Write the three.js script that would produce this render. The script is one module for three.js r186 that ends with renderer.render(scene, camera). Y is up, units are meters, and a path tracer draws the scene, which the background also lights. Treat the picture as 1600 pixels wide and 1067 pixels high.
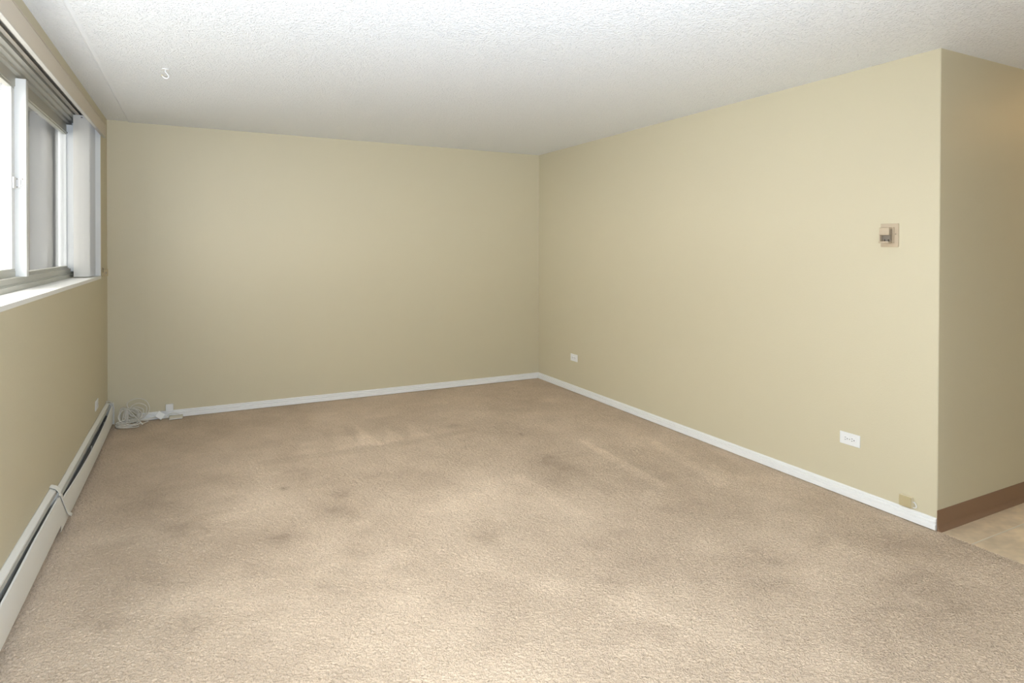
import * as THREE from 'three';
import { mergeGeometries, toCreasedNormals } from 'three/addons/utils/BufferGeometryUtils.js';
import { RoundedBoxGeometry } from 'three/addons/geometries/RoundedBoxGeometry.js';

// ---------------------------------------------------------------- camera, sky, flash, exposure
const scene = new THREE.Scene();
const camera = new THREE.PerspectiveCamera(2 * Math.atan(533.5 / 963.7) * 180 / Math.PI, 1600 / 1067, 0.05, 200);
camera.position.set(0.6396, 1.4282, 0);
{
  const yaw = 0.4728, pitch = -0.0084, roll = -0.0024;
  camera.rotation.order = 'YXZ';
  camera.rotation.set(pitch, -yaw, -roll);
}
camera.setViewOffset(1600, 1067, 0, 138.5, 1600, 1067);          // the photograph's raised lens (verticals stay upright)
scene.background = new THREE.Color(1.0, 0.985, 0.94);              // even overcast sky
scene.backgroundIntensity = 9.1;
const renderer = new THREE.WebGLRenderer({ antialias: true });
renderer.toneMapping = THREE.LinearToneMapping;
renderer.toneMappingExposure = 1.02;
renderer.shadowMap.enabled = true;

const FLASH_AT = [0.64, 1.15, 0.14], FLASH_TO = [1.18, 2.44, -1.4];
const FLASH_COLOR = new THREE.Color(0.745, 0.85, 1.0);            // bounced flash aimed up, plus an added fill light all round
const flash = new THREE.SpotLight(FLASH_COLOR, 46, 0, 0.82, 1, 2);
flash.position.set(...FLASH_AT); flash.target.position.set(...FLASH_TO);
flash.castShadow = true; flash.shadow.radius = 1.5;
const flashFill = new THREE.PointLight(FLASH_COLOR, 16, 0, 2);  // added all-round fill at the flash position, to brighten the room
flashFill.position.set(...FLASH_AT); flashFill.castShadow = true; flashFill.shadow.radius = 1.5;
scene.add(flash, flash.target, flashFill);

// ---------------------------------------------------------------- sizes of the room (metres)
const W = 3.984, D = 5.892, O = 1.793, H = 2.44, BACK = 2.6, FAR = 6.9;
const SILL = 1.209, HEAD = 2.365, WZ0 = -5.535, WZ1 = -1.95;      // window opening

// ---------------------------------------------------------------- helpers
let seed = 7;
function rnd() { seed |= 0; seed = seed + 0x6D2B79F5 | 0; let t = Math.imul(seed ^ seed >>> 15, 1 | seed); t = t + Math.imul(t ^ t >>> 7, 61 | t) ^ t; return ((t ^ t >>> 14) >>> 0) / 4294967296; }
function metricUV(g) {
  const p = g.attributes.position, n = g.attributes.normal, uv = new Float32Array(p.count * 2);
  for (let i = 0; i < p.count; i++) {
    const ax = Math.abs(n.getX(i)), ay = Math.abs(n.getY(i)), az = Math.abs(n.getZ(i));
    if (ay >= ax && ay >= az) { uv[2 * i] = p.getX(i); uv[2 * i + 1] = p.getZ(i); }
    else if (ax >= az) { uv[2 * i] = p.getZ(i); uv[2 * i + 1] = p.getY(i); }
    else { uv[2 * i] = p.getX(i); uv[2 * i + 1] = p.getY(i); }
  }
  g.setAttribute('uv', new THREE.BufferAttribute(uv, 2));
  return g;
}
function bx(x0, x1, y0, y1, z0, z1) {
  const g = new THREE.BoxGeometry(Math.abs(x1 - x0), Math.abs(y1 - y0), Math.abs(z1 - z0));
  g.translate((x0 + x1) / 2, (y0 + y1) / 2, (z0 + z1) / 2);
  return metricUV(g);
}
function rbx(x0, x1, y0, y1, z0, z1, r = 0.002, seg = 2) {
  const w = Math.abs(x1 - x0), h = Math.abs(y1 - y0), d = Math.abs(z1 - z0);
  const g = new RoundedBoxGeometry(w, h, d, seg, Math.min(r, w / 2.01, h / 2.01, d / 2.01));
  g.translate((x0 + x1) / 2, (y0 + y1) / 2, (z0 + z1) / 2);
  return metricUV(g);
}
const strip = (g) => { const r = g.index ? g.toNonIndexed() : g; for (const k of Object.keys(r.attributes)) if (!['position', 'normal', 'uv'].includes(k)) r.deleteAttribute(k); return r; };
const join = (list) => list.length === 1 ? list[0] : mergeGeometries(list.map(strip));
const taken = new Map();
function numbered(name) { const n = taken.get(name) ?? 0; taken.set(name, n + 1); return n ? `${name}_${String(n).padStart(3, '0')}` : name; }
function obj(name, geoms, material, parent) {
  const m = new THREE.Mesh(join(Array.isArray(geoms) ? geoms : [geoms]), material);
  m.castShadow = m.receiveShadow = true;
  m.name = parent ? name : numbered(name);
  (parent ?? scene).add(m);
  return m;
}
function tag(o, label, category, group, kind) {
  o.userData.label = label; o.userData.category = category;
  if (group) o.userData.group = group;
  if (kind) o.userData.kind = kind;
  return o;
}
function thing(name, label, category, pos = [0, 0, 0], group) {
  const o = new THREE.Group(); o.name = numbered(name); o.position.set(...pos); scene.add(o);
  return tag(o, label, category, group);
}
const struct = (name, geoms, mat, label, category) => tag(obj(name, geoms, mat), label, category, null, 'structure');
// profile [[a, b], ...] (closed polygon in a plane) swept straight along an axis
function sweepProfile(profile, axis, from, to) {                    // axis 'z': profile is (x, y); axis 'x': profile is (z, y)
  const s = new THREE.Shape(profile.map(([a, b]) => new THREE.Vector2(a, b)));
  const g = new THREE.ExtrudeGeometry(s, { depth: Math.abs(to - from), bevelEnabled: false, curveSegments: 6 });
  if (axis === 'z') g.translate(0, 0, Math.min(from, to));
  else { g.rotateY(Math.PI / 2); g.scale(1, 1, -1); g.translate(Math.min(from, to), 0, 0); const ix = g.attributes.position; for (let i = 0; i < ix.count; i += 3) { for (const k of ['position', 'normal', 'uv']) { const a = g.attributes[k], n = a.itemSize; for (let c = 0; c < n; c++) { const t = a.array[(i + 1) * n + c]; a.array[(i + 1) * n + c] = a.array[(i + 2) * n + c]; a.array[(i + 2) * n + c] = t; } } } g.computeVertexNormals(); }
  return metricUV(g);
}
// a sheet-metal strip: open profile pts(t) -> [[x, y], ...] lofted along z, with a thickness
function loftSheet(pts, z0, z1, n, th = 0.0012) {
  const pos = [], idx = [];
  const rows = [];
  for (let i = 0; i <= n; i++) {
    const t = i / n, z = z0 + (z1 - z0) * t, P = pts(t), m = P.length, outer = [], inner = [];
    for (let j = 0; j < m; j++) {
      const a = P[Math.max(0, j - 1)], b = P[Math.min(m - 1, j + 1)];
      const dx = b[0] - a[0], dy = b[1] - a[1], l = Math.hypot(dx, dy) || 1;
      outer.push([P[j][0], P[j][1], z]); inner.push([P[j][0] + dy / l * th, P[j][1] - dx / l * th, z]);
    }
    rows.push([...outer, ...inner.reverse()]);
  }
  const m = rows[0].length;
  for (const r of rows) for (const p of r) pos.push(...p);
  for (let i = 0; i < n; i++) for (let j = 0; j < m; j++) {
    const a = i * m + j, b = i * m + (j + 1) % m, c = a + m, d = b + m;
    idx.push(a, c, b, b, c, d);
  }
  for (const e of [0, n]) for (let j = 0; j < m / 2 - 1; j++) {
    const o = e * m, a = o + j, b = o + j + 1, c = o + m - 2 - j, d = o + m - 1 - j;
    if (e) idx.push(a, d, b, b, d, c); else idx.push(a, b, d, b, c, d);
  }
  let g = new THREE.BufferGeometry();
  g.setAttribute('position', new THREE.Float32BufferAttribute(pos, 3)); g.setIndex(idx); g.computeVertexNormals();
  g = toCreasedNormals(g, 0.5);
  return metricUV(g);
}
function tube(points, r, n = 40, closed = false, rad = 7) {
  const g = new THREE.TubeGeometry(new THREE.CatmullRomCurve3(points.map((p) => new THREE.Vector3(...p)), closed), n, r, rad, closed);
  return g;
}
function cyl(r, h, at, axis = 'y', seg = 20, r2 = r) {
  const g = new THREE.CylinderGeometry(r2, r, h, seg);
  if (axis === 'x') g.rotateZ(Math.PI / 2); if (axis === 'z') g.rotateX(Math.PI / 2);
  g.translate(...at); return g;
}

// ---------------------------------------------------------------- noise and textures
function lattice(n, s) { const a = new Float32Array(n * n); let q = seed; seed = s; for (let i = 0; i < a.length; i++) a[i] = rnd(); seed = q; return a; }
const LAT = lattice(256, 99);
function vnoise(x, y, period = 256) {                               // smooth value noise, tiling with the period
  let xi = Math.floor(x), yi = Math.floor(y); const fx = x - xi, fy = y - yi;
  const u = fx * fx * (3 - 2 * fx), v = fy * fy * (3 - 2 * fy);
  const x0 = ((xi % period) + period) % period, x1 = (x0 + 1) % period, y0 = ((yi % period) + period) % period, y1 = (y0 + 1) % period;
  const a = LAT[(y0 & 255) * 256 + (x0 & 255)], b = LAT[(y0 & 255) * 256 + (x1 & 255)], c = LAT[(y1 & 255) * 256 + (x0 & 255)], d = LAT[(y1 & 255) * 256 + (x1 & 255)];
  return (a + (b - a) * u) * (1 - v) + (c + (d - c) * u) * v;
}
function grayTex(n, f, metres) {
  const d = new Uint8Array(n * n * 4);
  for (let y = 0; y < n; y++) for (let x = 0; x < n; x++) { const v = Math.max(0, Math.min(255, f(x, y) * 255)); const k = (y * n + x) * 4; d[k] = d[k + 1] = d[k + 2] = v; d[k + 3] = 255; }
  const t = new THREE.DataTexture(d, n, n); t.wrapS = t.wrapT = THREE.RepeatWrapping; t.magFilter = THREE.LinearFilter; t.minFilter = THREE.LinearFilter; t.repeat.set(1 / metres, 1 / metres); t.needsUpdate = true;
  return t;
}
function stampField(n, count, draw) { const a = new Float32Array(n * n); for (let i = 0; i < count; i++) draw(a); return a; }
function dab(a, n, cx, cy, lx, ly, ang, h) {                         // one soft elongated bump, wrapping round
  const R = Math.ceil(Math.max(lx, ly) * 1.6), c = Math.cos(ang), s = Math.sin(ang);
  for (let dy = -R; dy <= R; dy++) for (let dx = -R; dx <= R; dx++) {
    const u = (dx * c + dy * s) / lx, v = (-dx * s + dy * c) / ly, q = u * u + v * v;
    if (q > 2.2) continue;
    const k = (((cy + dy | 0) + n) % n) * n + (((cx + dx | 0) + n) % n);
    const e = h * Math.exp(-q * 1.6); if (e > a[k]) a[k] = e;
  }
}
// stippled ceiling: crowded curls of plaster
const CN = 1024, ceilField = stampField(CN, 15000, (a) => dab(a, CN, rnd() * CN, rnd() * CN, 2.6 + rnd() * 5, 1.7 + rnd() * 1.3, rnd() * Math.PI, 0.25 + rnd() * 0.75));
const ceilBump = grayTex(CN, (x, y) => ceilField[y * CN + x], 1.25);
// paint rolled over plaster
const wallBump = grayTex(512, (x, y) => 0.5 * vnoise(x / 4, y / 4, 128) + 0.3 * vnoise(x / 8, y / 2, 256) % 1 + 0.2 * vnoise(x / 16, y / 16, 32), 0.5);
// carpet pile
const PN = 1024, pileField = stampField(PN, 42000, (a) => dab(a, PN, rnd() * PN, rnd() * PN, 2.6 + rnd() * 3, 1.5 + rnd() * 1.0, rnd() * Math.PI, 0.3 + rnd() * 0.7));
const pileBump = grayTex(PN, (x, y) => pileField[y * PN + x], 1.1);

const mat = (color, roughness = 0.6, extra = {}) => new THREE.MeshStandardMaterial({ color: Array.isArray(color) ? new THREE.Color().setRGB(...color) : new THREE.Color(color), roughness, ...extra });
const M = {
  wall: mat([0.59, 0.53, 0.375], 0.5, { bumpMap: wallBump, bumpScale: 0.0004 }),
  ceiling: mat([0.865, 0.887, 0.912], 0.42, { bumpMap: ceilBump, bumpScale: 0.0045 }),
  plaster: mat([0.865, 0.887, 0.912], 0.7),
  trim: mat([0.83, 0.825, 0.81], 0.4),
  sill: mat([0.84, 0.84, 0.81], 0.45),
  alu: mat([0.54, 0.535, 0.485], 0.45, { metalness: 0.1 }),
  sash: mat([0.80, 0.81, 0.80], 0.4),
  valance: mat([0.60, 0.53, 0.43], 0.55),
  slat: mat([0.56, 0.55, 0.515], 0.5),
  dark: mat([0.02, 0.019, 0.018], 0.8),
  heater: mat([0.74, 0.72, 0.66], 0.42),
  damper: mat([0.42, 0.41, 0.38], 0.4, { metalness: 0.3 }),
  fin: mat([0.16, 0.155, 0.15], 0.6),
  white: mat([0.80, 0.80, 0.79], 0.35),
  cream: mat([0.70, 0.62, 0.44], 0.42),
  almond: mat([0.52, 0.42, 0.30], 0.45),
  cove: mat([0.25, 0.145, 0.084], 0.5),
  cable: mat([0.72, 0.68, 0.60], 0.5),
  brassy: mat([0.42, 0.33, 0.17], 0.45),
  screw: mat([0.25, 0.22, 0.17], 0.4, { metalness: 0.6 }),
  glass: new THREE.MeshPhysicalMaterial({ color: 0xffffff, roughness: 0.0, transmission: 1, thickness: 0, ior: 1.5 }),
  track: mat([0.40, 0.37, 0.32], 0.5, { metalness: 0.3 }),
  wire: mat([0.09, 0.095, 0.10], 0.6),
  concrete: mat([0.27, 0.27, 0.26], 0.9),
};

// ---------------------------------------------------------------- carpet (with its worn and vacuumed patches)
const CX = 4.0, CZ0 = -5.9, CZ = 5.0, TN = 2048;
// [x, z, first half axis x z, second half axis x z, strength]: soiling and one painted dimming are negative, nap brushed up is positive
const PATCHES = [
  [1.104, -3.891, 0.027, 0.014, -0.006, 0.041, -0.35], [1.317, -3.398, 0.123, 0.064, -0.025, 0.125, -0.25], [1.025, -3.238, 0.071, 0.036, -0.009, 0.072, -0.25],
  [0.935, -2.92, 0.076, 0.039, -0.006, 0.058, -0.22], [0.816, -3.84, 0.032, 0.017, -0.002, 0.05, -0.2], [0.674, -3.491, 0.023, 0.012, -0.001, 0.04, -0.25],
  [1.282, -4.058, 0.217, 0.113, -0.027, 0.174, -0.2], [0.803, -4.173, 0.105, 0.054, -0.006, 0.139, -0.15], [1.388, -3.625, 0.039, 0.02, -0.011, 0.057, -0.2],
  [1.435, -3.146, 0.118, 0.061, -0.033, 0.131, -0.12], [1.329, -2.912, 0.08, 0.042, -0.018, 0.075, -0.15], [1.517, -2.916, 0.07, 0.036, -0.019, 0.064, -0.12],
  [0.43, -3.971, 0.191, 0.099, 0.015, 0.301, -0.15], [0.536, -3.523, 0.101, 0.052, 0.005, 0.159, -0.14], [0.33, -3.409, 0.135, 0.07, 0.015, 0.181, -0.12],
  [0.458, -3.037, 0.109, 0.057, 0.005, 0.087, -0.15], [0.354, -2.786, 0.087, 0.045, 0.008, 0.072, -0.18], [0.64, -2.657, 0.066, 0.034, 0.0, 0.046, -0.12],
  [1.134, -2.688, 0.085, 0.043, -0.01, 0.052, -0.12], [1.568, -2.324, 0.092, 0.048, -0.017, 0.042, -0.1], [2.484, -4.607, 0.073, 0.038, -0.026, 0.067, -0.34],
  [0.43, -5.183, 0.251, 0.131, 0.007, 0.171, -0.1], [1.893, -3.741, 0.144, 0.075, -0.028, 0.085, -0.12], [2.79, -4.368, 0.179, 0.094, -0.092, 0.187, -0.15],
  [2.722, -3.603, 0.096, 0.05, -0.063, 0.11, -0.2], [2.861, -4.198, 0.013, 0.007, -0.015, 0.029, -0.3], [2.516, -3.966, 0.056, 0.03, -0.024, 0.051, -0.08],
  [2.677, -3.371, 0.181, 0.094, -0.147, 0.244, -0.13], [2.466, -2.539, 0.143, 0.074, -0.083, 0.115, -0.18], [3.072, -2.552, 0.172, 0.089, -0.121, 0.127, -0.2],
  [2.515, -2.165, 0.154, 0.08, -0.077, 0.088, -0.12], [2.274, -2.132, 0.098, 0.05, -0.038, 0.049, -0.12], [1.889, -2.753, 0.055, 0.029, -0.055, 0.121, -0.15],
  [3.673, -2.308, 0.095, 0.049, -0.076, 0.058, -0.15], [2.998, -1.967, 0.104, 0.054, -0.058, 0.049, -0.12], [3.352, -2.01, 0.07, 0.036, -0.06, 0.044, -0.15],
  [3.734, -1.76, 0.192, 0.1, -0.101, 0.057, -0.13], [3.376, -1.556, 0.146, 0.075, -0.095, 0.054, -0.15], [2.919, -2.022, 0.105, 0.054, -0.095, 0.084, -0.14],
  [2.822, -1.82, 0.121, 0.062, -0.084, 0.07, -0.12], [3.295, -1.38, 0.113, 0.058, -0.047, 0.025, -0.1], [3.124, -1.504, 0.091, 0.047, -0.036, 0.021, -0.12],
  [2.145, -1.817, 0.085, 0.044, -0.038, 0.046, -0.2], [2.615, -1.973, 0.099, 0.051, -0.046, 0.046, -0.1], [3.118, -1.319, 0.362, 0.187, -0.341, 0.182, -0.13],  // last entry: traffic soil plus painted shade, dimming the near right floor
  [2.083, -3.233, 0.196, 0.101, -0.132, 0.295, 0.12], [1.358, -2.635, 0.297, 0.153, -0.065, 0.234, 0.1], [1.89, -2.331, 0.196, 0.101, -0.073, 0.136, 0.08],
  [1.02, -3.636, 0.19, 0.098, -0.02, 0.182, 0.08], [1.446, -2.097, 0.311, 0.161, -0.053, 0.138, 0.06], [0.685, -2.816, 0.188, 0.097, -0.002, 0.131, 0.06],
  [2.942, -2.142, 0.136, 0.071, -0.06, 0.056, 0.06],
];
// strokes of the vacuum cleaner and the trodden edge at the hall: [outline in x z, strength]
const STROKES = [
  [[[1.785,-4.992], [1.678,-4.467], [1.854,-4.407]], 0.13],
  [[[1.972,-4.834], [1.875,-4.43], [2.023,-4.455]], 0.13],
  [[[2.178,-4.848], [2.068,-4.502], [2.235,-4.469]], 0.12],
  [[[1.548,-4.755], [1.696,-4.732], [1.674,-4.469], [1.522,-4.437]], 0.08],
  [[[1.317,-4.755], [1.448,-4.72], [1.441,-4.478], [1.258,-4.497]], 0.08],
  [[[1.476,-4.996], [1.59,-4.975], [1.523,-4.58]], -0.1],
  [[[1.665,-4.975], [1.764,-4.943], [1.686,-4.562]], -0.1],
  [[[0.985,-4.437], [1.399,-4.439], [1.842,-4.397], [2.229,-4.454], [2.62,-4.496], [2.59,-4.414], [2.196,-4.347], [1.811,-4.286], [1.378,-4.317], [0.976,-4.32]], -0.1],
  [[[3.154,-3.831], [3.213,-3.834], [3.18,-2.869], [3.079,-2.833]], 0.11],
  [[[3.596,-3.567], [3.682,-3.59], [3.543,-2.727], [3.423,-2.698]], 0.11],
  [[[3.215,-3.633], [3.341,-3.666], [3.329,-2.933], [3.201,-2.904]], -0.09],
  [[[2.715,-3.635], [2.82,-3.684], [2.875,-2.928], [2.752,-2.886]], -0.09],
  [[[3.763,-3.48], [3.911,-3.506], [3.821,-2.88], [3.659,-2.835]], -0.09],
  [[[2.382,-3.413], [2.471,-3.453], [2.517,-2.766], [2.415,-2.748]], 0.08],
  [[[4.046,-1.784], [4.035,-1.451], [3.887,-1.387], [3.942,-1.759]], -0.10],
];
function carpetMap() {
  const d = new Uint8Array(TN * TN * 4), base = [0.572, 0.448, 0.328];
  const coarse = new Float32Array(512 * 512);
  for (let j = 0; j < 512; j++) for (let i = 0; i < 512; i++) {
    const x = i / 512 * CX, z = CZ0 + j / 512 * CZ;
    let v = 0.16 * (vnoise(x * 2.2 + 3, z * 2.2 + 90) - 0.5) + 0.14 * (vnoise(x * 5 + 40, z * 5 + 130) - 0.5) + 0.10 * (vnoise(x * 12 + 11, z * 12 + 160) - 0.5);
    const wx = x + 0.09 * (vnoise(x * 7 + 50, z * 7 + 120) - 0.5) + 0.05 * (vnoise(x * 17 + 5, z * 17 + 20) - 0.5), wz = z + 0.09 * (vnoise(x * 7 + 150, z * 7 + 70) - 0.5) + 0.05 * (vnoise(x * 17 + 95, z * 17 + 60) - 0.5);
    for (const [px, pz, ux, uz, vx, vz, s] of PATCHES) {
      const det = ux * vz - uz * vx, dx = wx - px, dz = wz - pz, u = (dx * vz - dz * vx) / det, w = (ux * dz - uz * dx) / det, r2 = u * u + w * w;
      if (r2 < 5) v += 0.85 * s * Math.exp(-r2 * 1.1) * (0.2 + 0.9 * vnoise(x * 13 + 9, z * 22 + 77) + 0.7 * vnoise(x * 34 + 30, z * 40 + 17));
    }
    const sx = x + 0.02 * (vnoise(x * 9 + 5, z * 9 + 20) - 0.5), sz = z + 0.02 * (vnoise(x * 9 + 95, z * 9 + 60) - 0.5);
    for (const [P, s] of STROKES) {                                  // signed distance to the outline, softened by 2 cm
      let dmin = 9, inside = false;
      for (let a = 0, b = P.length - 1; a < P.length; b = a++) {
        const [ax, az] = P[a], [bx_, bz] = P[b], ex = bx_ - ax, ez = bz - az, t = Math.max(0, Math.min(1, ((sx - ax) * ex + (sz - az) * ez) / (ex * ex + ez * ez)));
        dmin = Math.min(dmin, Math.hypot(sx - ax - ex * t, sz - az - ez * t));
        if ((az > sz) !== (bz > sz) && sx < (bx_ - ax) * (sz - az) / (bz - az) + ax) inside = !inside;
      }
      const q = (inside ? dmin : -dmin) / 0.03 + 0.5; if (q > 0) v += s * Math.min(1, q);
    }
    coarse[j * 512 + i] = v;
  }
  const srgb = (v) => { v = Math.max(0, Math.min(1, v)); return 255 * (v <= 0.0031308 ? 12.92 * v : 1.055 * Math.pow(v, 1 / 2.4) - 0.055); };
  for (let j = 0; j < TN; j++) for (let i = 0; i < TN; i++) {
    const ci = i / 4, cj = j / 4, i0 = Math.min(510, ci | 0), j0 = Math.min(510, cj | 0), fx = Math.min(1, ci - i0), fy = Math.min(1, cj - j0);
    const c = (coarse[j0 * 512 + i0] * (1 - fx) + coarse[j0 * 512 + i0 + 1] * fx) * (1 - fy) + (coarse[(j0 + 1) * 512 + i0] * (1 - fx) + coarse[(j0 + 1) * 512 + i0 + 1] * fx) * fy;
    const fleck = rnd(), yarn = 0.20 * (vnoise(i / 2.2, j / 2.2) - 0.5) + 0.16 * (fleck - 0.5) - (fleck < 0.07 ? 0.30 : 0);
    const m = Math.exp(c + yarn), warm = c * 0.12, k = (j * TN + i) * 4;
    d[k] = srgb(base[0] * m); d[k + 1] = srgb(base[1] * m * (1 + warm * 0.5)); d[k + 2] = srgb(base[2] * m * (1 + warm)); d[k + 3] = 255;
  }
  const t = new THREE.DataTexture(d, TN, TN); t.colorSpace = THREE.SRGBColorSpace; t.wrapS = t.wrapT = THREE.RepeatWrapping; t.magFilter = THREE.LinearFilter; t.minFilter = THREE.LinearFilter;
  t.repeat.set(1 / CX, 1 / CZ); t.offset.set(0, -CZ0 / CZ); t.needsUpdate = true;
  return t;
}
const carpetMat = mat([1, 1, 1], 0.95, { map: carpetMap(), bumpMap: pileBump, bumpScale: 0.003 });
function pileGeometry() {                                            // tufted surface where it can be seen, row spacing growing away from the camera
  const xs = [], zs = [];
  for (let i = 0; i <= 660; i++) xs.push(i / 660 * W);
  for (let z = -0.9; z > -D; z -= 0.0042 * Math.max(1, -z / 2)) zs.push(z); zs.push(-D);
  const nx = xs.length, nz = zs.length, pos = new Float32Array(nx * nz * 3), idx = new Uint32Array((nx - 1) * (nz - 1) * 6);
  const sample = (x, z) => pileField[((((z * PN / 1.1) | 0) % PN + PN) % PN) * PN + (((x * PN / 1.1) | 0) % PN)];
  for (let j = 0, k = 0; j < nz; j++) for (let i = 0; i < nx; i++) {
    const x = xs[i], z = zs[j];
    pos[k++] = x; pos[k++] = -0.0062 + 0.0036 * sample(x, z) + 0.0042 * (rnd() - 0.5) + 0.0014 * (vnoise(x * 60, z * 60) - 0.5); pos[k++] = z;
  }
  for (let j = 0, k = 0; j + 1 < nz; j++) for (let i = 0; i + 1 < nx; i++) { const a = j * nx + i, b = a + 1, c = a + nx, d = c + 1; idx[k++] = a; idx[k++] = b; idx[k++] = c; idx[k++] = b; idx[k++] = d; idx[k++] = c; }
  const g = new THREE.BufferGeometry(); g.setAttribute('position', new THREE.BufferAttribute(pos, 3)); g.setIndex(new THREE.BufferAttribute(idx, 1)); g.computeVertexNormals();
  const uv = new Float32Array(nx * nz * 2); for (let i = 0; i < nx * nz; i++) { uv[2 * i] = pos[3 * i]; uv[2 * i + 1] = pos[3 * i + 2]; }
  g.setAttribute('uv', new THREE.BufferAttribute(uv, 2));
  return g;
}
{
  const base = bx(-0.02, W, -0.12, -0.011, -D - 0.1, BACK), near = bx(0, W, -0.02, -0.002, -0.9, BACK);
  const all = [pileGeometry(), base, near]; 
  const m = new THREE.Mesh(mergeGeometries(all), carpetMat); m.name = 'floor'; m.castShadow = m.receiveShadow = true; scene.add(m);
  tag(m, 'beige plush wall-to-wall carpet with worn patches', 'carpet', null, 'structure');
}

// hall floor: large stone-look tiles, light grout between
const tileTex = (() => {
  const n = 512, d = new Uint8Array(n * n * 4);
  for (let y = 0; y < n; y++) for (let x = 0; x < n; x++) {
    let v = 0.5 * vnoise(x / 90, y / 40) + 0.3 * vnoise(x / 30 + 20, y / 16 + 9) + 0.2 * vnoise(x / 9, y / 7); const m = 0.84 + 0.30 * v, k = (y * n + x) * 4;
    d[k] = Math.min(255, 224 * m); d[k + 1] = Math.min(255, 203 * m); d[k + 2] = Math.min(255, 172 * m); d[k + 3] = 255;
  }
  const t = new THREE.DataTexture(d, n, n); t.colorSpace = THREE.SRGBColorSpace; t.wrapS = t.wrapT = THREE.RepeatWrapping; t.magFilter = THREE.LinearFilter; t.minFilter = THREE.LinearFilter; t.repeat.set(1 / 1.3, 1 / 1.3); t.needsUpdate = true; return t;
})();
M.tile = mat([1, 1, 1], 0.5, { map: tileTex });
M.grout = mat([0.68, 0.62, 0.50], 0.8);
{
  const hall = struct('floor_hall', bx(W, FAR, -0.12, -0.0068, -O - 0.05, BACK), M.grout, 'hall floor of beige stone-look tiles with pale joints', 'tile floor');
  const zs = [-O - 0.03, -1.637]; while (zs.at(-1) < BACK) zs.push(zs.at(-1) + 0.457);
  const xs = [W + 0.001]; while (xs.at(-1) < FAR) xs.push(xs.at(-1) + 0.914);
  for (let a = 0; a + 1 < zs.length; a++) for (let b = 0; b + 1 < xs.length; b++)
    obj('tile', rbx(xs[b] + 0.0015, Math.min(FAR, xs[b + 1]) - 0.0015, -0.016, -0.006, zs[a] + 0.003, Math.min(BACK, zs[a + 1]) - 0.003, 0.0012, 1), M.tile, hall);
}

// ---------------------------------------------------------------- shell
{
  const wb = struct('wall_back', bx(-0.3, W + 0.2, -0.12, H + 0.1, -D - 0.15, -D), M.wall, 'beige painted far wall with white baseboard', 'wall');
  const pts = []; for (let i = 0; i <= 24; i++) { const u = i / 24; pts.push([0.235 + 0.12 * u, -D - 0.0004 + 0.0014 * Math.sin(Math.PI * u) ** 2]); }   // low ridge added to stand for a soft light band on the wall
  const g0 = new THREE.PlaneGeometry(1, 1, 24, 1), gp = g0.attributes.position; for (let i = 0; i < gp.count; i++) { const [x, z] = pts[i % 25]; gp.setXYZ(i, x, i < 25 ? 2.40 : 0.10, z); } g0.computeVertexNormals(); const g = g0;
  obj('light_band_ridge', metricUV(g), M.wall, wb);
}
{
  const r = 0.006, pl = [];                                         // right-hand wall and its rounded outer corner
  pl.push([W, -D - 0.1], [W + 0.16, -D - 0.1], [W + 0.16, -O]);
  for (let i = 0; i <= 6; i++) { const a = i / 6 * Math.PI / 2; pl.push([W + r - r * Math.sin(a), -O - r + r * Math.cos(a)]); }
  const s = new THREE.Shape(pl.map(([x, z]) => new THREE.Vector2(x, -z)));
  const g = new THREE.ExtrudeGeometry(s, { depth: H + 0.2, bevelEnabled: false }); g.rotateX(-Math.PI / 2); g.translate(0, -0.12, 0);
  struct('wall_right', metricUV(toCreasedNormals(g, 0.6)), M.wall, 'beige painted wall on the right ending in an outer corner', 'wall');
}
struct('wall_hall', bx(W + 0.16, FAR + 0.1, -0.12, H + 0.08, -O - 0.16, -O), M.wall, 'beige hall wall round the corner above brown cove base', 'wall');
struct('wall_left', [
  bx(-0.34, 0, -0.12, SILL - 0.02, -D, BACK), bx(-0.34, -0.118, HEAD, H + 0.08, -D, BACK), bx(-0.022, 0, HEAD, H + 0.08, -D, BACK), bx(-0.118, -0.022, H + 0.01, H + 0.08, -D, BACK),
  bx(-0.118, -0.022, HEAD, H + 0.01, -D, WZ0), bx(-0.118, -0.022, HEAD, H + 0.01, WZ1, BACK),
  bx(-0.34, 0, SILL - 0.02, HEAD, -D, WZ0), bx(-0.34, 0, SILL - 0.02, HEAD, WZ1, BACK),
], M.wall, 'beige painted window wall above the baseboard heater', 'wall');
struct('wall_behind', bx(-0.34, FAR + 0.1, -0.12, H + 0.08, BACK, BACK + 0.12), M.wall, 'beige wall behind the camera', 'wall');
struct('wall_end', bx(FAR, FAR + 0.12, -0.12, H + 0.08, -O, BACK), M.wall, 'beige wall at the end of the hall', 'wall');
struct('ceiling', bx(0.172, FAR + 0.1, H, H + 0.12, -D - 0.02, BACK), M.ceiling, 'white stippled plaster ceiling', 'ceiling');
struct('ceiling_strip', bx(-0.02, 0.148, H + 0.007, H + 0.12, -D - 0.02, BACK), M.ceiling, 'narrow stippled ceiling strip along the window wall', 'ceiling');
struct('trim_1', sweepProfile([[0.147, H + 0.1], [0.147, H + 0.0055], [0.152, H + 0.0005], [0.158, H - 0.0008], [0.174, H + 0.0003], [0.174, H + 0.1]], 'z', -D - 0.02, BACK), M.plaster, 'smooth plastered joint between ceiling and ceiling strip', 'plaster joint');

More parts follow.
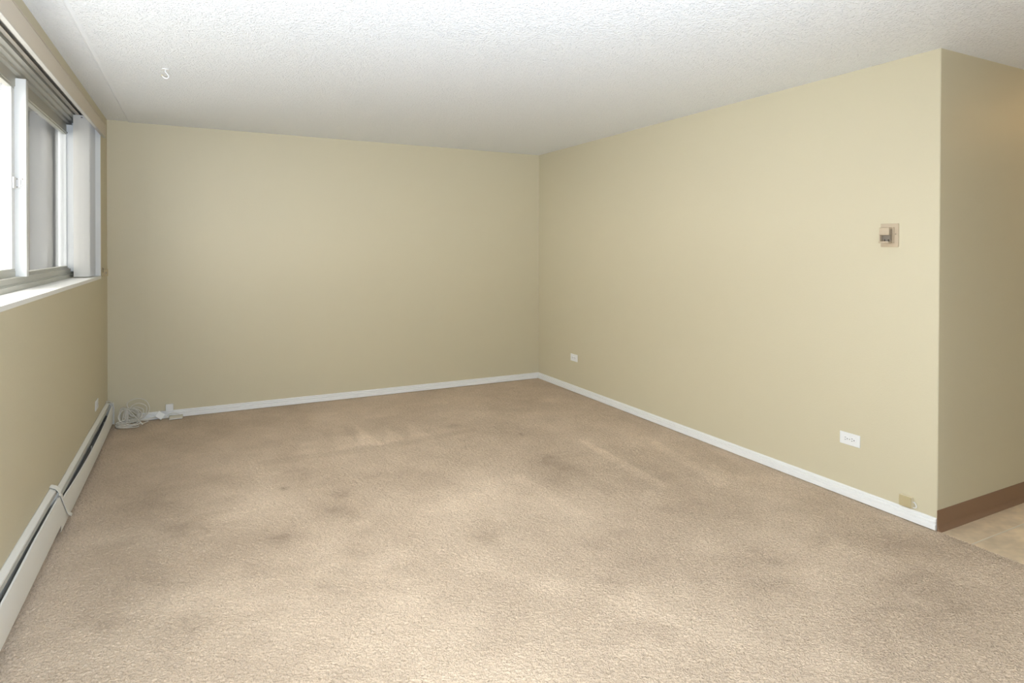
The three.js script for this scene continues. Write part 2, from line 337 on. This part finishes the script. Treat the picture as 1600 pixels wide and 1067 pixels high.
// white moulded baseboards, brown cove base
const BBP = [[0, 0], [0.015, 0], [0.015, 0.0235], [0.0135, 0.026], [0.008, 0.0275], [0.008, 0.0305], [0.0125, 0.033], [0.0125, 0.041], [0.011, 0.0435], [0.0055, 0.045], [0.0055, 0.048], [0.009, 0.050], [0.0085, 0.055], [0.005, 0.059], [0, 0.060]];
struct('baseboard_right', sweepProfile(BBP.map(([d, y]) => [W - d, y]).reverse(), 'z', -D, -O - 0.0015), M.trim, 'white moulded baseboard along the right-hand wall', 'baseboard');
struct('baseboard_back', sweepProfile(BBP.map(([d, y]) => [-D + d, y]).reverse(), 'x', 0.2, W - 0.0005), M.trim, 'white moulded baseboard along the far wall', 'baseboard');
{
  const p = [[0, 0], [0.020, 0], [0.0195, 0.0025], [0.014, 0.006], [0.009, 0.011], [0.006, 0.018], [0.0042, 0.028], [0.0035, 0.104], [0.0025, 0.1055], [0, 0.1055]].map(([d, y]) => [-O + d, y - 0.006]);
  struct('baseboard_hall', sweepProfile(p.reverse(), 'x', W - 0.002, FAR), M.cove, 'brown rubber cove base along the hall wall', 'baseboard');
}

// ---------------------------------------------------------------- window
struct('window_reveal', bx(-0.148, -0.0015, SILL, HEAD - 0.001, WZ0 - 0.002, WZ0 + 0.004), M.sill, 'white painted reveal at the far end of the window', 'reveal');
struct('window_sill', rbx(-0.175, 0.001, SILL - 0.022, SILL, WZ0, WZ1, 0.002), M.sill, 'white painted window sill', 'sill');
{
  const w = new THREE.Group(); w.name = 'window_1'; scene.add(w); tag(w, 'sliding window with aluminium frame and white mullion post', 'window', null, 'structure');
  const z0 = WZ0, z1 = WZ1;
  // head: stepped aluminium track
  obj('head_track', [
    rbx(-0.25, -0.122, 2.346, HEAD, z0, z1, 0.001), rbx(-0.25, -0.146, 2.331, 2.347, z0, z1, 0.0015), rbx(-0.25, -0.170, 2.313, 2.332, z0, z1, 0.0015), rbx(-0.25, -0.191, 2.292, 2.314, z0, z1, 0.001),
  ], M.alu, w);
  obj('sill_track', [
    rbx(-0.25, -0.148, SILL - 0.001, 1.236, z0, z1, 0.0015), rbx(-0.25, -0.158, 1.235, 1.243, z0, z1, 0.001), rbx(-0.25, -0.164, 1.242, 1.2725, z0, z1, 0.0015),
  ], M.alu, w);
  obj('jamb', [rbx(-0.25, -0.150, 1.236, 2.33, z0, z0 + 0.05, 0.002), rbx(-0.25, -0.168, 1.25, 2.32, z0 + 0.049, z0 + 0.085, 0.002)], M.sash, w);
  obj('jamb', rbx(-0.25, -0.150, 1.236, 2.33, z1 - 0.05, z1, 0.002), M.sash, w);
  obj('mullion_post', rbx(-0.214, -0.146, 1.271, 2.296, -4.045, -4.0, 0.002), M.sash, w);
  const sash = (za, zb, xf, yb, yt, name) => {                       // za < zb
    const s = obj(name, [rbx(xf - 0.03, xf, yb - 0.045, yb, za, zb, 0.0015), rbx(xf - 0.026, xf + 0.002, yb - 0.045, yb - 0.012, za, zb, 0.001)], M.alu, w);
    obj('top_rail', [rbx(xf - 0.03, xf, yt, yt + 0.062, za, zb, 0.0015), rbx(xf - 0.02, xf + 0.004, yt + 0.014, yt + 0.062, za, zb, 0.001)], M.alu, s);
    obj('stile', rbx(xf - 0.03, xf, yb, yt, zb - 0.06, zb, 0.002), M.sash, s);
    obj('stile', rbx(xf - 0.03, xf, yb, yt, za, za + 0.06, 0.002), M.sash, s);
    obj('pane', bx(xf - 0.017, xf - 0.013, yb - 0.005, yt + 0.005, za + 0.055, zb - 0.055), M.glass, s);
    return s;
  };
  sash(-4.0, -2.0, -0.194, 1.314, 2.238, 'sliding_sash');
  const fs = obj('fixed_sash', [rbx(-0.215, -0.182, 1.265, 1.291, -5.455, -4.045, 0.0015), rbx(-0.20, -0.176, 1.262, 1.279, -5.455, -4.045, 0.001)], M.alu, w);
  obj('top_rail', [rbx(-0.215, -0.186, 2.228, 2.296, -5.455, -4.045, 0.0015), rbx(-0.20, -0.178, 2.236, 2.243, -5.455, -4.045, 0.001)], M.alu, fs);
  obj('stile', [rbx(-0.215, -0.186, 1.29, 2.23, -5.455, -5.37, 0.002), rbx(-0.215, -0.138, 1.25, 2.30, -5.455, -5.378, 0.002)], M.sash, fs);
  obj('stile', rbx(-0.215, -0.186, 1.29, 2.23, -4.062, -4.044, 0.002), M.alu, fs);
  obj('pane', bx(-0.199, -0.195, 1.285, 2.235, -5.375, -4.055), M.glass, fs);
  // insect screen outside the fixed half: fine charcoal wires
  {
    const g = [], px = 0.0014, r = 0.00016, add = (w, h, d, x, y, z) => { const b = new THREE.BoxGeometry(w, h, d); b.translate(x, y, z); g.push(b); };
    for (let z = -5.44; z < -4.06; z += px) add(2 * r, 0.98, 2 * r, -0.245, 1.77, z);
    for (let y = 1.285; y < 2.255; y += px) add(2 * r, 2 * r, 1.385, -0.2447, y, -4.7475);
    const sc = obj('insect_screen', g, M.wire, w); sc.userData.kind = 'stuff';
  }
  // outer storm frame seen through the glass
  obj('storm_stile', [rbx(-0.30, -0.27, 1.24, 2.33, -4.03, -3.97, 0.003), rbx(-0.30, -0.255, 1.24, 2.33, -4.06, -4.02, 0.003)], M.sash, w);
  obj('storm_rail', rbx(-0.30, -0.27, 1.20, 1.25, z0, z1, 0.003), M.sash, w);
  obj('storm_rail', rbx(-0.30, -0.27, 2.32, 2.37, z0, z1, 0.003), M.sash, w);
  // catch between sash and post
  const lk = obj('lock', [rbx(-0.196, -0.186, 1.725, 1.785, -3.995, -3.950, 0.002), rbx(-0.188, -0.152, 1.727, 1.783, -4.001, -3.994, 0.002)], M.white, w);
  obj('latch', [rbx(-0.178, -0.166, 1.732, 1.772, -3.994, -3.982, 0.003), rbx(-0.170, -0.158, 1.738, 1.750, -3.994, -3.985, 0.003)], M.white, lk);
  for (const [x, y] of [[-0.183, 1.776], [-0.183, 1.734], [-0.160, 1.776]]) obj('screw', cyl(0.003, 0.003, [x, y, -3.9935], 'z', 10), M.screw, lk);
}
// valance board over the blind track
{
  const t = thing('valance', 'long beige valance board above the window', 'valance', [0, 0, 0]);
  obj('board', [rbx(0.0005, 0.018, 2.266, 2.362, -5.655, -1.85, 0.002), rbx(0.0005, 0.006, 2.361, 2.367, -5.655, -1.85, 0.0005), rbx(0.0005, 0.018, 2.366, 2.372, -5.655, -1.85, 0.002)], M.valance, t);
  obj('bottom_lip', rbx(0.0005, 0.0195, 2.262, 2.2650, -5.655, -1.85, 0.001), M.slat, t);
}
// vertical blind, drawn to the far side
{
  const b = thing('vertical_blind', 'white vertical blind stacked at the far end of the window', 'blind', [-0.074, 2.345, -5.2]);
  const o = (g) => { g.translate(0.074, -2.345, 5.2); return g; };
  const R0 = WZ0 + 0.01, R1 = WZ1 - 0.02;                             // an open channel: two walls, two lips, a web on top
  obj('headrail', [[-0.104, -0.1015, 2.344, 2.385], [-0.104, -0.083, 2.344, 2.3465], [-0.0465, -0.044, 2.344, 2.385], [-0.065, -0.044, 2.344, 2.3465], [-0.104, -0.044, 2.383, 2.3855]].map(([x0, x1, y0, y1]) => o(bx(x0, x1, y0, y1, R0, R1))), M.track, b);
  for (let z = R0 + 0.35; z < R1; z += 0.8) obj('ceiling_clip', o(bx(-0.09, -0.058, 2.385, H + 0.0105, z, z + 0.03)), M.alu, b);
  const slat = (() => {
    const pts = [], n = 10, w = 0.094, crown = 0.006, th = 0.0011;
    for (let i = 0; i <= n; i++) { const u = i / n * 2 - 1; pts.push([u * w / 2, crown * (1 - u * u)]); }
    for (let i = n; i >= 0; i--) { const u = i / n * 2 - 1; pts.push([u * w / 2, crown * (1 - u * u) - th]); }
    const s = new THREE.Shape(pts.map(([x, z]) => new THREE.Vector2(x, -z)));
    const g = new THREE.ExtrudeGeometry(s, { depth: 1.126, bevelEnabled: false }); g.rotateX(-Math.PI / 2); g.translate(0, -1.128, 0);
    return metricUV(toCreasedNormals(g, 0.4));
  })();
  for (let i = 0; i < 15; i++) {
    const m = obj('slat', slat, M.slat, b); m.position.set(i ? (rnd() - 0.5) * 0.006 : 0, 0, -i * 0.0205); m.rotation.y = i ? (rnd() - 0.5) * 0.08 - 0.02 : 0.0;
    if (i < 3) { const h = obj('hook_hole', bx(-0.006, 0.006, -0.021, -0.016, 0.0055, 0.0066), M.dark, m); h.position.x = 0.004; }
  }
}
// cord bracket on the wall beside the window
{
  const t = thing('cord_bracket', 'small brassy cord bracket on the wall below the valance end', 'bracket', [0, 1.235, -5.58]);
  obj('plate', rbx(0.0005, 0.004, -0.035, 0.035, -0.012, 0.012, 0.001), M.brassy, t);
  obj('arm', [rbx(0.003, 0.040, -0.030, 0.020, -0.004, 0.0, 0.001), rbx(0.003, 0.008, -0.034, 0.022, -0.004, 0.012, 0.001)], M.brassy, t);
  obj('screw', cyl(0.005, 0.004, [0.028, -0.006, 0.001], 'z', 12), M.screw, t);
  obj('slot', bx(0.0075, 0.0095, -0.002, 0.030, -0.003, 0.0125), M.dark, t);
}

// ---------------------------------------------------------------- baseboard heater in two lengths
{
  const bow = (t) => Math.sin(Math.PI * t);
  const JZ = -3.70, ZF = -5.80, ZN = 0.9;
  const f = thing('baseboard_heater', 'white baseboard heater with a sagging front running into the far corner', 'heater', [0, 0, ZF]);
  const L = JZ - ZF;
  obj('back_plate', loftSheet(() => [[0.0006, 0.02], [0.0006, 0.194], [0.004, 0.196], [0.021, 0.187], [0.0225, 0.183], [0.0215, 0.176]].reverse(), 0, L, 4), M.heater, f);
  obj('damper', loftSheet(() => [[0.031, 0.169], [0.028, 0.173], [0.0225, 0.182]], 0.01, L, 4), M.damper, f);
  obj('front_panel', loftSheet((t) => { const top = 0.162 - 0.032 * Math.pow(bow(Math.min(1, t * 1.08)), 0.8), out = 0.044 + 0.004 * bow(t); return [[out - 0.004, 0.024], [out, 0.027], [out, top - 0.008], [out - 0.002, top - 0.002], [out - 0.008, top]]; }, 0.004, L, 28), M.heater, f);
  obj('heating_element', [bx(0.003, 0.034, 0.045, 0.095, 0.03, L - 0.03)], M.fin, f);
  for (const z of [0.42, 1.02]) obj('hanger', [rbx(0.030, 0.036, 0.095, 0.140, z, z + 0.004, 0.001), cyl(0.003, 0.02, [0.033, 0.138, z + 0.002], 'z', 10)], M.damper, f);
  obj('end_cap', [loftSheet(() => [[0.054, 0.012], [0.054, 0.145], [0.048, 0.176], [0.034, 0.194], [0.016, 0.203], [0.0006, 0.203]].map((p) => p), -0.012, 0.012, 1), rbx(0.0006, 0.052, 0.014, 0.185, -0.014, -0.010, 0.001)], M.heater, f);

  const n = thing('baseboard_heater', 'white baseboard heater length nearest the camera under the window', 'heater', [0, 0, JZ]);
  const N = ZN - JZ;
  obj('back_plate', loftSheet(() => [[0.0006, 0.03], [0.0006, 0.248], [0.004, 0.250], [0.024, 0.239], [0.0255, 0.235], [0.0245, 0.228]].reverse(), 0, N, 4), M.heater, n);
  obj('damper', loftSheet(() => [[0.0315, 0.224], [0.0295, 0.226], [0.0262, 0.232]], 0, N, 4), M.damper, n);
  const slant = (g, k) => { const p = g.attributes.position; for (let i = 0; i < p.count; i++) { const z = p.getZ(i), f = Math.max(0, 1 - Math.max(0, z) / 0.5); p.setZ(i, z + k * (p.getY(i) - 0.2) * f); } return g; };
  obj('front_panel', slant(loftSheet((t) => { const z = t * N, top = 0.210 - 0.012 * bow(Math.min(1, Math.max(0, (z - 0.55) / 1.3))), out = 0.044; return [[out - 0.004, 0.052], [out, 0.056], [out, top - 0.008], [out - 0.002, top - 0.002], [out - 0.008, top]]; }, 0.004, N, 60), 1.15), M.heater, n);
  obj('heating_element', [bx(0.003, 0.034, 0.075, 0.135, 0.03, N - 0.03)], M.fin, n);
  obj('hanger', rbx(0.030, 0.036, 0.135, 0.196, 0.62, 0.624, 0.001), M.damper, n);
  obj('joint_cover', [slant(loftSheet(() => [[0.060, 0.036], [0.050, 0.060], [0.0485, 0.200], [0.0455, 0.215], [0.040, 0.221]], -0.012, 0.02, 1, 0.002), 1.15), loftSheet(() => [[0.040, 0.221], [0.034, 0.236], [0.024, 0.247], [0.006, 0.256], [0.0006, 0.256]], -0.02, 0.022, 1, 0.002)], M.heater, n);
  obj('end_plate', [bx(0.001, 0.045, 0.05, 0.218, -0.004, -0.002)], M.heater, n);
}

// ---------------------------------------------------------------- outlets, jacks and thermostat
function outlet(label, pos, turn, group) {                           // built in the x-y plane facing +z, long side along x
  const t = thing('wall_outlet', label, 'outlet', pos, group); t.rotation.y = turn;
  obj('cover_plate', rbx(-0.0615, 0.0615, -0.035, 0.035, 0.0003, 0.0062, 0.0028, 3), M.white, t);
  for (const s of [-1, 1]) {
    const sh = new THREE.Shape(); sh.absellipse(s * 0.0205, 0, 0.0168, 0.0142, 0, Math.PI * 2);
    const g = new THREE.ExtrudeGeometry(sh, { depth: 0.002, bevelEnabled: true, bevelSize: 0.0006, bevelThickness: 0.0006, bevelSegments: 1, curveSegments: 20 }); g.translate(0, 0, 0.0056);
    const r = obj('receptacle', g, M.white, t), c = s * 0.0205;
    obj('slot', bx(c - 0.0085, c - 0.001, 0.0052, 0.0076, 0.0081, 0.0086), M.dark, r);  // dark boxes painted as the shade inside the outlet holes
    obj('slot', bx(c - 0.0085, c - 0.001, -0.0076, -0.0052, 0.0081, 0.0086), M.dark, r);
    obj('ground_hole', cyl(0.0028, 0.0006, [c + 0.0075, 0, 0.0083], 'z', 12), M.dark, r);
  }
  obj('screw', cyl(0.0026, 0.0012, [0, 0, 0.0064], 'z', 12), M.screw, t);
  return t;
}
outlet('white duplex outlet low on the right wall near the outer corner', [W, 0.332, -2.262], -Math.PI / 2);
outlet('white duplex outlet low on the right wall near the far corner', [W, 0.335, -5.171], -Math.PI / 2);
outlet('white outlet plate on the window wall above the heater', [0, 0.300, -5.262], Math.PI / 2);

{
  const t = thing('thermostat', 'almond thermostat on a square wall plate', 'thermostat', [W, 1.5, -2.042]); t.rotation.y = -Math.PI / 2;   // local x runs along +z of the room
  obj('wall_plate', rbx(-0.048, 0.048, -0.063, 0.063, 0.0003, 0.007, 0.003, 3), M.almond, t);
  obj('base', rbx(-0.036, 0.026, -0.040, 0.043, 0.006, 0.014, 0.002), M.almond, t);
  obj('body', [rbx(-0.033, 0.020, 0.002, 0.041, 0.013, 0.044, 0.003, 3), rbx(-0.033, 0.020, -0.040, 0.002, 0.013, 0.024, 0.001), rbx(-0.033, 0.020, -0.043, -0.033, 0.013, 0.050, 0.002, 2), rbx(-0.033, -0.029, -0.036, 0.004, 0.013, 0.043, 0.001), rbx(-0.033, 0.021, 0.001, 0.007, 0.040, 0.0465, 0.002)], M.almond, t);
  obj('dial_window', bx(-0.0285, 0.0195, -0.0328, 0.0008, 0.0238, 0.0245), mat([0.20, 0.165, 0.13], 0.4), t);
  obj('lever', rbx(-0.016, -0.012, -0.0325, -0.022, 0.024, 0.036, 0.001), M.screw, t);
  obj('lever', rbx(0.006, 0.010, -0.0325, -0.022, 0.024, 0.036, 0.001), M.screw, t);
  for (let i = 0; i < 4; i++) obj('vent', bx(0.0195, 0.0206, -0.030, 0.032, 0.016 + i * 0.006, 0.0185 + i * 0.006), mat([0.22, 0.18, 0.13], 0.6), t);
  obj('screw', cyl(0.003, 0.002, [0.034, 0.006, 0.007], 'z', 12), M.screw, t);
}
{
  const t = thing('phone_jack', 'beige surface phone jack above the baseboard by the outer corner', 'phone jack', [W, 0.097, -1.936]); t.rotation.y = -Math.PI / 2;
  obj('box', rbx(-0.034, 0.030, -0.028, 0.029, 0.0003, 0.022, 0.003, 3), M.cream, t);
  obj('cover', rbx(-0.034, 0.030, -0.028, 0.029, 0.021, 0.026, 0.0025, 3), mat([0.50, 0.415, 0.24], 0.45), t);
  obj('wire_loop', tube([[0.027, 0.004, 0.010], [0.038, 0.006, 0.012], [0.046, -0.006, 0.010], [0.044, -0.020, 0.008], [0.030, -0.024, 0.010]], 0.0028, 20), M.white, t);
}
{
  const t = thing('phone_jack', 'small white square jack on the far wall above the baseboard', 'phone jack', [0.436, 0.084, -D]);
  obj('box', rbx(-0.028, 0.028, -0.030, 0.032, 0.0003, 0.022, 0.003, 3), M.white, t);
  obj('cover', rbx(-0.0275, 0.0275, -0.029, 0.031, 0.0215, 0.026, 0.0025, 3), M.white, t);
}
{
  const g = rbx(-0.029, 0.029, -0.026, 0.026, -0.009, 0.009, 0.003, 2);
  const m = obj('cable_junction', g, M.white); m.rotation.set(-0.35, 0.25, -0.72, 'YXZ'); m.position.set(0.368, 0.037, -D + 0.048);
  tag(m, 'tilted white cable junction block leaning on the far baseboard', 'junction box');
  const t = thing('cable_box', 'loose beige cable box with a cord lying by the far baseboard', 'junction box', [0.485, 0, -D + 0.06]);
  obj('shell', rbx(-0.052, 0.052, 0.0005, 0.026, -0.022, 0.022, 0.008, 3), mat([0.60, 0.55, 0.43], 0.5), t);
  obj('rim', rbx(-0.050, 0.046, 0.0003, 0.006, 0.018, 0.026, 0.002, 2), M.white, t);
  obj('cord', tube([[-0.05, 0.012, -0.005], [-0.075, 0.012, -0.012], [-0.06, 0.03, -0.02], [-0.03, 0.045, -0.018], [0.01, 0.036, -0.012], [0.045, 0.016, 0.002]], 0.0025, 30), M.cable, t);
}
// coil of pale cable in the corner
{
  const P = [], z0 = -D;
  const ring = (cx, cy, cz, rx, ry, tilt, spin, n = 9, ph = 0) => {   // upright ring leaning by tilt from the wall plane, turned by spin about y
    for (let i = 0; i < n; i++) {
      const a = ph + i / n * Math.PI * 2, u = Math.cos(a) * rx, v = Math.sin(a) * ry;
      let x = u, y = v * Math.cos(tilt), z = v * Math.sin(tilt); const c = Math.cos(spin), s = Math.sin(spin); [x, z] = [x * c - z * s, x * s + z * c];
      P.push([Math.max(0.064, cx + x + (rnd() - 0.5) * 0.006), Math.max(0.005, cy + y + (rnd() - 0.5) * 0.006), Math.max(z0 + 0.018, cz + z + (rnd() - 0.5) * 0.006)]);
    }
  };
  ring(0.208, 0.108, z0 + 0.045, 0.086, 0.082, -0.15, 0, 12, 3);
  ring(0.214, 0.098, z0 + 0.040, 0.064, 0.054, -0.2, 0.1, 10, 3);
  ring(0.20, 0.088, z0 + 0.050, 0.052, 0.036, -0.3, 0.1, 10, 3);
  for (let k = 0; k < 5; k++) ring(0.150 + rnd() * 0.05, 0.066 + rnd() * 0.014, z0 + 0.06 + k * 0.010, 0.045 + k * 0.006, 0.036 + k * 0.006, -0.25 - rnd() * 0.35, -0.2 + rnd() * 0.4, 9, k * 1.3);
  for (let k = 0; k < 3; k++) ring(0.108 + k * 0.012, 0.068 + rnd() * 0.01, z0 + 0.085 + k * 0.008, 0.026 + rnd() * 0.014, 0.058 + rnd() * 0.008, -0.15, 0.6 + rnd() * 0.4, 8, k);
  for (let k = 0; k < 4; k++) ring(0.135 + rnd() * 0.03, 0.010 + k * 0.007, z0 + 0.13 + rnd() * 0.03, 0.068 + rnd() * 0.025, 0.040 + rnd() * 0.018, -1.42 + rnd() * 0.15, 0.2 * rnd(), 10, k * 1.7);
  ring(0.21, 0.014, z0 + 0.105, 0.078, 0.036, -1.4, 0, 10, 2);
  P.push([0.28, 0.02, z0 + 0.07], [0.33, 0.03, z0 + 0.055], [0.352, 0.034, z0 + 0.048]);
  tag(obj('cable_coil', tube(P, 0.0037, P.length * 5, false, 6), M.cable), 'tangled coil of pale cable heaped in the far left corner', 'cable');
}
// swag hook in the ceiling
{
  const t = thing('ceiling_hook', 'small white hook screwed into the ceiling', 'hook', [0.485, H, -4.04]);
  obj('base_plate', cyl(0.019, 0.004, [0, -0.002, 0], 'y', 24, 0.021), M.white, t);
  obj('hook', [tube([[0.0, -0.002, 0], [-0.002, -0.012, 0], [0.004, -0.022, 0.002], [0.014, -0.036, 0.003], [0.012, -0.048, 0.003], [0.0, -0.052, 0.002], [-0.012, -0.046, 0], [-0.018, -0.037, 0]], 0.0033, 36, false, 9)], M.white, t);
  obj('tip', [new THREE.SphereGeometry(0.005, 10, 8).translate(-0.018, -0.0365, 0)], M.cream, t);
}

// ---------------------------------------------------------------- hall lamp (round the corner) and flash unit behind the camera
{
  const t = thing('hall_lamp', 'round warm ceiling lamp in the hall', 'lamp', [5.55, H, -1.25]);
  obj('canopy', cyl(0.14, 0.02, [0, -0.01, 0], 'y', 32), M.white, t);
  const pts = []; for (let i = 0; i <= 10; i++) { const a = i / 10 * Math.PI / 2; pts.push(new THREE.Vector2(0.13 * Math.sin(a), -0.10 + 0.08 * (1 - Math.cos(a)))); }
  obj('shade', new THREE.LatheGeometry(pts, 32), new THREE.MeshStandardMaterial({ color: 0xffe2b0, roughness: 0.6, emissive: 0xffb45a, emissiveIntensity: 1.2 }), t);
  const l = new THREE.PointLight(new THREE.Color(1, 0.62, 0.25), 0.35, 0, 2); l.position.set(0, -0.14, 0); l.castShadow = true; l.shadow.radius = 3; t.add(l);
}
{
  const t = thing('flash_unit', 'black flash head on a thin stand aimed at the ceiling', 'flash', [FLASH_AT[0], 0, FLASH_AT[2] + 0.05]);
  const dir = new THREE.Vector3(...FLASH_TO).sub(new THREE.Vector3(...FLASH_AT)).normalize(), q = new THREE.Quaternion().setFromUnitVectors(new THREE.Vector3(0, 1, 0), dir);
  const at = new THREE.Vector3(0, FLASH_AT[1], -0.05).addScaledVector(dir, -0.075);
  const head = obj('head', rbx(-0.035, 0.035, -0.05, 0.05, -0.022, 0.022, 0.004), M.dark, t); head.quaternion.copy(q); head.position.copy(at);
  obj('lens', rbx(-0.03, 0.03, 0.0495, 0.052, -0.018, 0.018, 0.001), new THREE.MeshStandardMaterial({ color: 0xffffff, roughness: 0.3, emissive: 0xffffff, emissiveIntensity: 1 }), head);
  obj('stand', [cyl(0.010, FLASH_AT[1] - 0.1, [0, (FLASH_AT[1] - 0.1) / 2, 0], 'y', 14), ...[0, 1, 2].map((k) => tube([[0, 0.45, 0], [0.28 * Math.cos(k * 2.094 + 0.4), 0.01, 0.28 * Math.sin(k * 2.094 + 0.4)]], 0.007, 4))], M.dark, t);
}

// ---------------------------------------------------------------- outside the window
struct('ground_outside', bx(-40, -0.34, -1.7, -1.5, -60, 30), M.concrete, 'grey paved ground outside the window', 'ground');

renderer.render(scene, camera);
